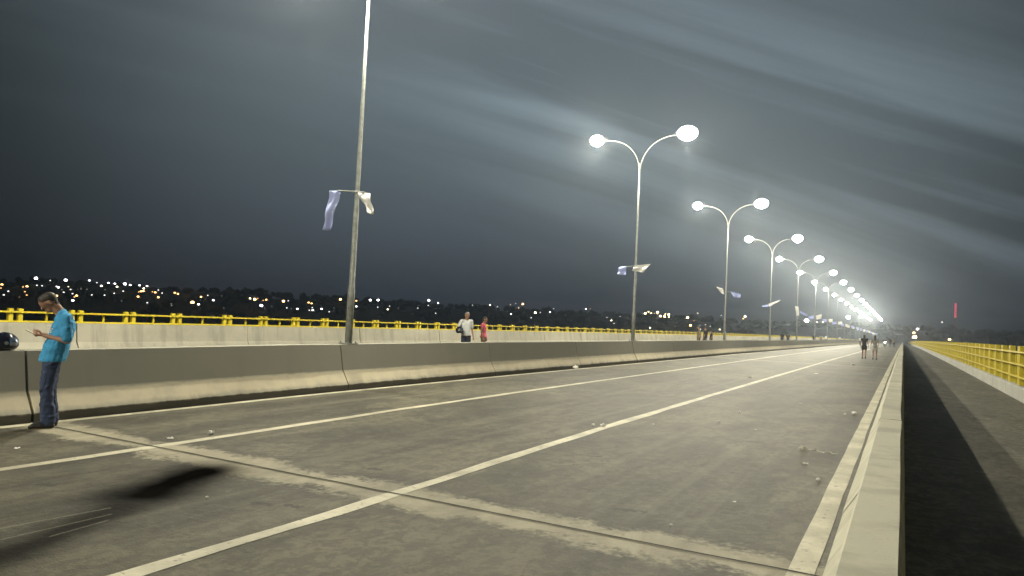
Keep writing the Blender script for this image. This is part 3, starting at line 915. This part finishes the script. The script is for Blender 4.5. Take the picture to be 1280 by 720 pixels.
# couple on the other carriageway
ANG_V = lambda x, y: math.atan2(-y, -x)
def stand(x, y, heading, label, look, h=1.75, J=None, vox=.016, group=None, fem=False):
    return person((x, y, zr(y)), heading, label, J or {}, look, vox, group, h, fem)
ow, OP = stand(-14.1, 22.5, math.atan2(-.6, .8), 'man in white t-shirt and dark jeans carrying a helmet beyond the median', dict(top=M_WHT, bottom=M_DARKJ, hair=M_GREYHAIR),
               1.80, dict(elR=(-.08, -.30, 1.16), wrR=(.14, -.30, 1.10)))
stand(-14.3, 24.1, math.atan2(.3, .9), 'woman in pink top and khaki shorts beside the man in white', dict(top=M_PINK, bottom=M_KHAKI, sleeve=.3, long=True, leg=.55), 1.66, dict(hip=(0, 0, .92)), fem=True)
v = Matrix.Rotation(math.atan2(-.6, .8), 3, 'Z') @ (Vector((.20, -.33, 1.02)) * (1.80 / 1.75))
helmet((-14.1 + v.x, 22.5 + v.y, zr(22.5) + v.z - .05), R(20), 'helmet carried under the arm of the man in white', 1.0, M_SHELL)
walk = dict(knL=(.12, .10, .50), anL=(.16, .10, .09), knR=(-.02, -.10, .50), anR=(-.22, -.09, .13), wrL=(.0, .25, .88), wrR=(.12, -.25, .90))
stand(-2.42, 57, R(92), 'woman in black top and shorts walking away along the road', dict(top=M_BLK, bottom=M_BLK, long=True, leg=.5, sleeve=.2, hem=-.02), 1.74, walk, .02, fem=True)
stand(-1.72, 56.2, R(88), 'woman in grey vest and pale shorts walking right of the woman in black', dict(top=M_GREY, bottom=mat('pale_cotton', (.4, .4, .38), .8), long=True, leg=.42, sleeve=.05, hem=0), 1.72,
      dict(walk, knL=(.0, .1, .5), anL=(-.15, .1, .11), knR=(.12, -.1, .5), anR=(.12, -.1, .09)), .02, fem=True)
gp = 'small distant people on the other carriageway'
D1 = dict(top=M_BLK, bottom=M_DARKJ); D2 = dict(top=M_GREY, bottom=M_BLK); D3 = dict(top=M_KHAKI, bottom=M_BLK, leg=.6); D4 = dict(top=M_WHT, bottom=M_DARKJ)
stand(-13.0, 52.4, R(200), 'leftmost of three dark figures beyond the median left of the second far pole', D3, 1.78, None, .024, 'three dark figures beyond the median')
stand(-13.0, 54.3, R(170), 'middle one of three dark figures beyond the median', D1, 1.80, None, .024, 'three dark figures beyond the median')
stand(-13.0, 56.2, R(190), 'rightmost and shortest of three dark figures beyond the median', D1, 1.55, None, .024, 'three dark figures beyond the median')
stand(-14, 100.5, R(80), 'tiny dark figure, left of a pair, beyond the median right of the third far pole', D1, 1.75, None, .03, gp)
stand(-14, 106, R(100), 'tiny dark figure, right of a pair, beyond the median right of the third far pole', D1, 1.75, None, .03, gp)
stand(-14, 139, R(90), 'tiny dark figure beyond the median under the far white flags', D1, 1.75, None, .03, gp)
stand(-13.2, 143, R(60), 'tiny figure in grey beyond the median under the far white flags', D2, 1.7, None, .03, gp)
stand(-14, 162, R(90), 'tiny figure in white beyond the median before the far lamps', D4, 1.8, None, .03, gp)
stand(-13.5, 192, R(90), 'tiniest figure in white beyond the median near the far lamps', D4, 1.8, None, .03, gp)
stand(-8.0, 170, R(90), 'tiny figure in white on the road left of the walking pair', D4, 1.75, None, .03, 'tiny people far along the road')
stand(-1.5, 150, R(90), 'tiny dark figure on the road close to the near barrier', D2, 1.75, None, .03, 'tiny people far along the road')
stand(-2.1, 152, R(90), 'tiny dark figure on the road beside the far motorcycle', D1, 1.7, None, .03, 'tiny people far along the road')

# ---------------------------------------------------------------- distant motorcycle with its headlamp lit
def motorcycle(loc, rz):
    root = empty('motorcycle', loc, rz)
    tag(root, 'small distant motorcycle with a lit warm headlamp coming along the road', 'motorcycle')
    for x in (-.62, .66):
        mb = MB(); n = 28
        pts = [(x + .27 * math.cos(2 * math.pi * i / n), 0, .30 + .27 * math.sin(2 * math.pi * i / n)) for i in range(n + 1)]
        mb.tube(pts, .05, 8, cap=False); w = mb.build('wheel', M_RUBBER, root, smooth=True)
        mb = MB()
        for i in range(10):
            a = 2 * math.pi * i / 10; mb.tube([(x, 0, .30), (x + .24 * math.cos(a), 0, .30 + .24 * math.sin(a))], .008, 5)
        mb.tube([(x, -.06, .30), (x, .06, .30)], .04, 10); mb.build('hub', M_STEEL, w)
    mb = MB(); mb.tube([(.66, -.07, .30), (.46, -.07, .92)], .022, 8); mb.tube([(.66, .07, .30), (.46, .07, .92)], .022, 8); mb.build('fork', M_STEEL, root)
    mb = MB(); mb.tube([(.46, 0, .85), (.1, 0, .7), (-.35, 0, .62), (-.62, 0, .30)], .03, 8); mb.tube([(.45, 0, .78), (.15, 0, .34), (-.25, 0, .33), (-.35, 0, .6)], .03, 8)
    mb.build('frame', M_BLACK, root, smooth=True)
    mb = MB(); mb.cbox((0, 0, .42), (.17, .13, .14), None, .04); mb.build('engine', M_STEEL, root)
    mb = MB(); mb.ball((.16, 0, .80), (.25, .13, .12), 3); mb.build('fuel_tank', mat('red_tank', (.35, .02, .02), .25), root, smooth=True)
    mb = MB(); mb.cbox((-.32, 0, .78), (.32, .12, .05), None, .04); mb.build('seat', M_BLACK, root)
    mb = MB(); mb.tube([(.36, -.36, 1.02), (.44, -.15, .98), (.44, .15, .98), (.36, .36, 1.02)], .016, 8); mb.build('handlebar', M_STEEL, root)
    mb = MB(); mb.ball((.58, 0, .88), (.07, .10, .10), 3); mb.build('headlamp', mat('lit_headlamp', (.8, .8, .7), .3, emit=(1, .86, .6), strength=120), root, smooth=True)
motorcycle((-2.9, 148, zr(148)), R(-88))
bike_rider = person((-2.9, 147.9, zr(148) + .0), R(-88), 'rider in dark clothes sitting on the distant motorcycle', dict(
    hip=(-.2, 0, .86), waist=(-.16, 0, 1.0), chest=(-.10, 0, 1.18), neck=(-.05, 0, 1.36), head=(0, 0, 1.5), shL=(-.06, .17, 1.31), shR=(-.06, -.17, 1.31), elL=(.1, .3, 1.12), elR=(.1, -.3, 1.12),
    wrL=(.30, .33, 1.04), wrR=(.30, -.33, 1.04), knL=(.2, .17, .66), knR=(.2, -.17, .66), anL=(.0, .16, .30), anR=(.0, -.16, .30)), dict(top=M_BLK, bottom=M_DARKJ), .024)

# ---------------------------------------------------------------- litter
def scrap(x, y, size, label, seed, crumple=1.0, m=None, flat=False):
    rnd = random.Random(seed)
    bm = bmesh.new()
    if flat:
        bmesh.ops.create_grid(bm, x_segments=6, y_segments=5, size=1)
        for v in bm.verts:
            v.co = Vector((v.co.x * size * (1 + .2 * rnd.uniform(-1, 1)), v.co.y * size * .6 * (1 + .2 * rnd.uniform(-1, 1)), 0.012 + abs(noise.noise(v.co * 2.2 + Vector((seed, 0, 0)))) * size * .8 * crumple))
        bmesh.ops.solidify(bm, geom=bm.faces[:], thickness=.002)
    else:
        bmesh.ops.create_icosphere(bm, subdivisions=3, radius=1)
        for v in bm.verts:
            k = 1 + .55 * noise.noise(v.co * 2.1 + Vector((seed, 0, 0))) + .30 * noise.noise(v.co * 5 + Vector((0, seed, 0)))
            v.co = Vector((v.co.x * size * k, v.co.y * size * .8 * k, max(-.9, v.co.z) * size * .55 * k + size * .5))
    bmesh.ops.rotate(bm, verts=bm.verts, matrix=Matrix.Rotation(rnd.uniform(0, 6), 3, 'Z'))
    zmin = min(v.co.z for v in bm.verts)
    for v in bm.verts: v.co.z += .006 - zmin
    me = bpy.data.meshes.new('litter'); bm.to_mesh(me); bm.free(); me.materials.append(m or M_PAPER)
    o = link(bpy.data.objects.new('paper_scrap', me)); o.location = (x, y, zr(y))
    tag(o, label, 'litter', 'scraps of litter on the road')
M_DIRTY = mat('dirty_plastic', (.45, .44, .38), .5)
LIT = [(-4.04, 10.55, .075, 'crumpled white paper ball lying on the lane line mid-road', 1, 0), (-4.18, 10.5, .05, 'smaller crumpled scrap touching the paper ball on the lane line', 2, 0),
 (-3.49, 11.37, .055, 'small white scrap just right of the crumpled ball on the lane line', 3, 1), (-2.71, 12.47, .06, 'white scrap in the middle of the right lane', 4, 0), (-2.05, 12.06, .05, 'lone pale scrap right of the lane centre', 5, 1),
 (-0.99, 15.9, .06, 'flat white scrap left of the bright scrap by the edge line', 6, 1), (-0.83, 16.05, .10, 'bright upright white scrap beside the right edge line', 7, 0), (-1.02, 9.5, .07, 'flat white paper lying near the right edge line', 9, 1),
 (-0.78, 8.58, .045, 'small white scrap nearest the right edge line', 10, 0), (-1.63, 5.88, .03, 'tiny scrap near the dusty expansion joint on the right', 11, 1), (-7.66, 5.71, .075, 'flat white paper just past the joint beside the left lane line', 12, 1),
 (-7.57, 6.22, .075, 'bright crumpled paper above the left lane line', 13, 0), (-8.25, 4.32, .05, 'white scrap near the feet of the man in turquoise', 14, 1), (-5.09, 4.18, .035, 'brownish scrap below the dark patch', 15, 0),
 (-2.73, 14.38, .05, 'pale scrap farther up the right lane', 16, 0), (-1.99, 17.33, .07, 'small bright scrap in the right lane beyond the others', 17, 1), (-2.34, 43, .10, 'far white scrap on the road below the walking pair', 18, 0),
 (-4.53, 25.3, .12, 'far white scrap on the lit middle lane', 19, 1), (-9.72, 22.6, .13, 'small white lump at the foot of the median barrier', 20, 0), (-1.35, 7.0, .03, 'speck of paper on dark asphalt above the joint', 21, 1), (-3.0, 31, .08, 'pale far scrap left of the right lane centre', 22, 1)]
for (x, y, s, lb, sd, fl) in LIT: scrap(x, y, s * (.5 if y < 20 else .8), lb, sd, 1.0, M_DIRTY if 'brown' in lb else None, bool(fl))
# crumpled plastic ribbon
mb = MB(); rr = random.Random(4); pts = [(-1.10 + .035 * i, 10.55 - .015 * i + rr.uniform(-.03, .03), zr(10.5) + .014 + rr.uniform(0, .03)) for i in range(12)]
mb.tube(pts, [.004 + .008 * rr.random() for _ in pts], 6); mb.ball((-1.16, 10.56, zr(10.5) + .035), (.05, .035, .025), 3, jitter=.8)
tag(mb.build('plastic_ribbon', M_DIRTY), 'crumpled strip of pale plastic trailing towards the right edge line', 'litter')

# ---------------------------------------------------------------- town lamps on the far bank
TOWN = [
(-415.9,220.3,12.5,'W',3,45), (-408.2,223.6,11.9,'W',1,63), (-409.4,232.5,12.5,'W',3,82), (-410.9,246.6,13.5,'W',2,112), (-401.4,245.2,12.4,'W',1,121),
(-384.3,237.4,10.2,'Y',2,127), (-398.9,250.4,12.5,'W',2,135), (-395.4,252.0,12.3,'W',2,143), (-381.1,244.3,10.3,'Y',2,146), (-394.8,257.6,12.4,'W',3,156),
(-392.2,259.2,12.1,'W',2,163), (-391.9,264.8,12.3,'W',2,174), (-377.7,257.8,10.3,'Y',2,180), (-389.7,268.0,12.1,'W',2,184), (-373.9,264.3,10.0,'W',1,198),
(-361.1,257.7,8.2,'W',1,203), (-363.5,236.5,7.9,'W',1,154), (-353.5,225.3,6.3,'W',1,143), (-346.8,216.2,5.0,'W',1,131), (-348.3,210.7,4.8,'W',1,115),
(-381.5,218.2,8.7,'Y',1,85), (-358.2,202.9,5.4,'W',1,80), (-376.7,210.5,7.8,'W',2,73), (-353.0,204.2,4.9,'W',1,91), (-385.4,204.8,8.4,'W',1,46),
(-383.7,206.4,8.3,'W',1,53), (-360.8,179.6,4.4,'W',1,10), (-348.6,171.8,2.6,'W',1,5), (-327.9,190.0,1.5,'W',2,91), (-322.4,222.5,2.3,'W',1,184),
(-342.9,231.3,5.1,'O',2,173), (-342.4,242.3,5.4,'O',2,198), (-315.8,231.0,1.6,'W',0,215), (-386.1,189.1,7.6,'O',2,2), (-372.9,182.3,5.8,'O',1,1),
(-380.0,197.4,7.4,'O',2,34), (-377.9,194.5,7.0,'O',1,29), (-359.5,186.0,4.6,'O',1,31), (-347.7,180.8,3.0,'O',1,33), (-344.5,192.1,3.3,'O',2,71),
(-344.7,201.3,3.9,'O',2,96), (-340.5,197.9,3.3,'O',1,93), (-364.5,247.4,8.3,'O',2,176), (-366.2,249.8,8.6,'O',2,179), (-362.9,245.0,8.0,'O',1,173),
(-364.9,254.4,8.6,'O',1,190), (-362.1,254.2,8.2,'O',2,194), (-361.5,265.9,8.5,'O',1,218), (-358.6,265.7,8.1,'O',2,222), (-326.3,250.0,3.5,'O',2,239),
(-382.4,212.7,8.5,'W',1,70), (-368.9,212.2,7.1,'W',1,88), (-372.1,219.3,7.8,'W',0,101), (-370.3,221.3,7.8,'W',0,109), (-369.1,230.1,8.2,'Y',0,131),
(-368.8,207.9,6.8,'W',0,77), (-341.2,174.5,2.0,'O',0,24), (-326.5,212.0,2.6,'W',0,152), (-356.7,284.0,8.5,'W',1,260), (-336.1,271.4,5.5,'W',2,267),
(-319.9,249.5,2.7,'W',2,248), (-355.3,292.7,8.7,'W',0,277), (-345.3,305.0,8.0,'Y',2,313), (-316.2,287.5,3.7,'W',3,327), (-316.1,295.0,4.0,'W',0,340),
(-309.3,299.9,3.4,'W',1,358), (-306.5,300.6,3.1,'W',0,364), (-304.7,303.4,3.0,'W',2,372), (-299.9,308.0,2.7,'W',1,387), (-299.6,310.5,2.8,'W',2,391),
(-309.2,319.9,4.4,'W',1,390), (-303.2,321.4,3.8,'W',2,402), (-293.3,317.3,2.4,'W',1,412), (-306.6,335.7,4.9,'W',0,418), (-336.5,327.1,8.0,'W',1,360),
(-309.6,256.8,1.6,'W',0,280), (-362.8,266.8,8.7,'O',2,218), (-358.6,265.5,8.1,'O',1,222), (-348.4,273.0,7.1,'O',2,251), (-325.9,250.5,3.5,'O',3,241),
(-340.5,304.3,7.4,'O',3,319), (-346.9,312.3,8.5,'O',1,322), (-338.2,308.7,7.3,'O',1,329), (-340.7,313.3,7.8,'O',2,333), (-333.4,320.2,7.3,'O',3,354),
(-328.5,336.4,7.5,'O',2,386), (-324.7,335.1,7.0,'O',2,389), (-339.8,377.8,11.2,'O',3,425), (-320.8,234.4,2.4,'W',0,214), (-333.1,386.5,11.0,'O',2,445),
(-309.5,359.4,6.7,'W',2,445), (-333.7,402.0,12.1,'W',3,463), (-332.8,409.5,12.5,'W',3,473), (-304.5,374.8,7.1,'W',1,472), (-306.9,390.2,8.4,'W',1,487),
(-294.1,372.2,5.8,'Y',2,485), (-294.3,405.3,8.1,'W',1,522), (-323.6,459.4,15.1,'W',3,536), (-302.8,429.6,10.7,'W',1,535), (-309.4,451.6,13.1,'W',2,548),
(-272.3,395.3,5.0,'W',1,545), (-292.8,474.3,13.2,'W',1,591), (-289.6,475.8,13.0,'W',0,596), (-287.4,491.7,14.2,'Y',2,612), (-277.8,486.8,12.9,'W',1,622),
(-282.2,515.7,15.8,'Y',1,638), (-285.2,530.5,17.3,'W',1,645), (-278.7,531.0,16.8,'O',3,654), (-264.5,497.4,12.6,'O',1,648), (-268.4,504.6,13.6,'W',1,648),
(-247.8,454.6,7.3,'W',2,639), (-297.9,388.2,7.3,'W',0,498), (-229.8,451.3,5.3,'W',1,664), (-242.8,483.2,9.3,'Y',3,669), (-242.3,490.5,10.0,'W',1,675),
(-239.3,501.4,10.7,'W',2,687), (-249.3,529.1,14.1,'W',1,692), (-224.5,497.3,9.0,'W',0,707), (-234.6,542.6,14.2,'W',0,721), (-233.4,558.1,15.5,'W',2,732),
(-232.3,564.6,16.1,'O',1,738), (-198.3,516.5,8.7,'W',1,759), (-188.5,500.0,6.3,'Y',2,764), (-180.8,485.1,4.2,'W',1,768), (-194.5,534.6,10.2,'W',1,775),
(-187.9,576.5,14.0,'H',3,807), (-190.8,594.0,16.0,'H',2,811), (-185.3,584.2,14.6,'H',2,814), (-183.4,587.1,14.8,'H',1,818), (-183.5,595.9,15.7,'H',3,822),
(-172.6,568.9,12.1,'H',3,826), (-169.6,570.0,12.0,'H',3,831), (-175.1,590.6,14.5,'H',2,832), (-171.3,587.5,14.0,'H',3,836), (-166.1,570.3,11.8,'H',2,836),
(-179.3,582.6,14.0,'H',1,822), (-169.7,523.8,7.2,'W',0,808), (-154.6,486.1,2.3,'Y',2,813), (-153.5,579.8,12.0,'H',3,859), (-156.8,624.8,17.0,'Y',2,872),
(-146.3,589.5,12.5,'W',0,874), (-144.4,565.0,9.8,'O',1,867), (-137.5,528.3,5.4,'O',3,863), (-126.6,514.4,3.2,'W',1,876), (-145.4,600.5,13.7,'W',0,880),
(-137.2,626.8,16.1,'W',1,901), (-130.6,545.2,6.8,'W',1,882), (-125.6,538.9,5.7,'W',1,888), (-115.3,524.0,3.5,'Y',2,900), (-119.0,635.8,16.0,'Y',3,931),
(-117.1,618.1,13.9,'O',2,929), (-56.4,512.3,11.6,'F',4,1008), (-63.0,643.6,14.1,'W',2,1021), (-58.6,645.1,14.1,'Y',2,1028), (-34.2,557.7,15.9,'F',4,1060),
(-26.9,573.5,17.5,'F',4,1076), (-167.4,586.9,13.6,'O',0,842), (7.0,584.4,4.5,'O',4,1143), (6.8,613.1,8.0,'O',3,1142), (9.5,640.7,11.3,'W',3,1147),
(28.3,704.7,19.0,'W',2,1177), (27.9,580.0,4.1,'O',3,1187)
]
EM = {'W': ((.98, .95, .92), 1.0), 'Y': ((1.0, .88, .55), 1.0), 'O': ((1.0, .50, .16), 1.0), 'H': ((1.0, .72, .36), 1.3), 'F': ((1.0, .96, .88), 1.6)}
SZ = {0: (.28, .5), 1: (.36, 2.5), 2: (.55, 8), 3: (.8, 18), 4: (1.3, 40)}
M_POST = mat('dark_post', (.05, .05, .05), .7)
HEADM = {}; HEADMESH = {}
def lamp_mesh(c, k, h):
    h = max(3, round(h)); key = (c, k, h)
    if key in HEADMESH: return HEADMESH[key]
    col, g = EM[c]; r, s = SZ[k]
    if (c, k) not in HEADM:
        HEADM[(c, k)] = mat('town_glow_%s_%d' % (c.lower(), k), (.6, .6, .6), .5, emit=col, strength=s * g)
        HEADM[(c, k)].cycles.emission_sampling = 'NONE'
    mb = MB()
    mb.tube([(0, 0, -h), (0, 0, -.3)], [.14, .09], 6, mi=0)
    mb.tube([(0, 0, -.35), (0, 0, r * .2)], [r * .5, r * .8], 8, mi=0)
    mb.ball((0, 0, r * .55), (r, r, r * .85), 2, mi=1)
    o = mb.build('town_lamp', None, None, True, [M_POST, HEADM[(c, k)]])
    me = o.data; bpy.data.objects.remove(o)
    HEADMESH[key] = me
    return me
CN = {'W': 'white', 'Y': 'pale yellow', 'O': 'orange', 'H': 'warm', 'F': 'brilliant white'}
KN = {0: 'faint', 1: 'small', 2: 'bright', 3: 'very bright', 4: 'large glowing'}
def zone(px):
    for a, t in ((70, 'at the far left behind the man'), (110, 'just right of the man in turquoise'), (145, 'left of the dense cluster'), (180, 'in the dense cluster behind the yellow railing'), (240, 'right of the dense cluster'), (300, 'midway from man to nearest pole'), (350, 'left of the nearest pole'), (430, 'just left of the nearest pole'),
                 (500, 'just right of the nearest pole'), (580, 'left of the couple'), (620, 'directly above the couple'), (665, 'just right of the couple'), (730, 'right of the couple'), (785, 'just left of the second pole'),
                 (800, 'just right of the second pole'), (840, 'in the warm row past the second pole'), (900, 'just left of the third pole'), (960, 'between third and fourth poles'), (1100, 'under the line of far lamps'), (1150, 'at the end of the walkway fence')):
        if px < a: return t
    return 'above the yellow walkway fence'
RANK = ['first', 'second', 'third', 'fourth', 'fifth', 'sixth', 'seventh', 'eighth', 'ninth', 'tenth']
keys = {}
for (x, y, z, c, k, px) in sorted(TOWN, key=lambda t: math.atan2(t[0], t[1])):
    keys.setdefault((c, k, zone(px)), []).append((x, y, z))
for (x, y, z, c, k, px) in TOWN:
    h = max(3.0, z - GROUND(x, y) + 1.0)
    o = link(bpy.data.objects.new('town_lamp', lamp_mesh(c, k, h)))
    o.location = (x, y, z)
    same = keys[(c, k, zone(px))]
    lb = '%s %s town lamp %s' % (KN[k], CN[c], zone(px))
    if len(same) > 1:
        i = same.index((x, y, z))
        lb = ('leftmost ' if i == 0 else 'rightmost ' if i == len(same) - 1 else RANK[i] + '-from-left ') + lb
    tag(o, lb, 'town lamp', 'town lamps on the far river bank')

# red-lit mast on the right
mast = empty('radio_mast', (37.0, 690.0, GROUND(37.0, 690.0)))
tag(mast, 'slim radio mast glowing red above the yellow walkway fence', 'mast')
g0 = GROUND(37.0, 690.0)
def zpx(dpx): return 1.6 + dpx / 900 * 588 - g0
mb = MB()
zt = zpx(52)
for a in range(3):
    t = 2 * math.pi * a / 3; mb.tube([(1.3 * math.cos(t), 1.3 * math.sin(t), -1), (.5 * math.cos(t), .5 * math.sin(t), zt)], .09, 5)
q = 0; z = 0.0
while z < zt - 2:
    r0 = 1.3 - .8 * z / zt; r1 = 1.3 - .8 * (z + 2.5) / zt
    for a in range(3):
        t = 2 * math.pi * a / 3; u = 2 * math.pi * (a + 1) / 3
        mb.tube([(r0 * math.cos(t), r0 * math.sin(t), z), (r1 * math.cos(u), r1 * math.sin(u), z + 2.5)], .05, 4)
    z += 2.5
mb.build('lattice', mat('red_lattice', (.45, .03, .04), .5), mast)
mb = MB(); mb.tube([(0, -.6, zpx(33)), (0, -.6, zpx(51))], .75, 10)
mb.build('light_strip', mat('red_glow', (.5, .02, .05), .5, emit=(1.0, .10, .20), strength=.75), mast)

# ---------------------------------------------------------------- haze
if HAZE_DENSITY > 0:
    mb = MB(); mb.box(-1100, 420, -60, 1050, -15.0, 34.0)
    hz = mb.build('haze', None); hz.data.materials.clear()
    hm = bpy.data.materials.new('night_haze'); hm.use_nodes = True
    t = hm.node_tree; t.nodes.clear()
    o_ = t.nodes.new('ShaderNodeOutputMaterial'); v_ = t.nodes.new('ShaderNodeVolumePrincipled')
    v_.inputs['Color'].default_value = (.76, .86, 1.0, 1); v_.inputs['Density'].default_value = HAZE_DENSITY; v_.inputs['Anisotropy'].default_value = 0.82
    t.links.new(v_.outputs[0], o_.inputs['Volume'])
    hz.data.materials.append(hm); tag(hz, kind='stuff')
    hz['label'] = 'thin pale night haze over the bridge and river'
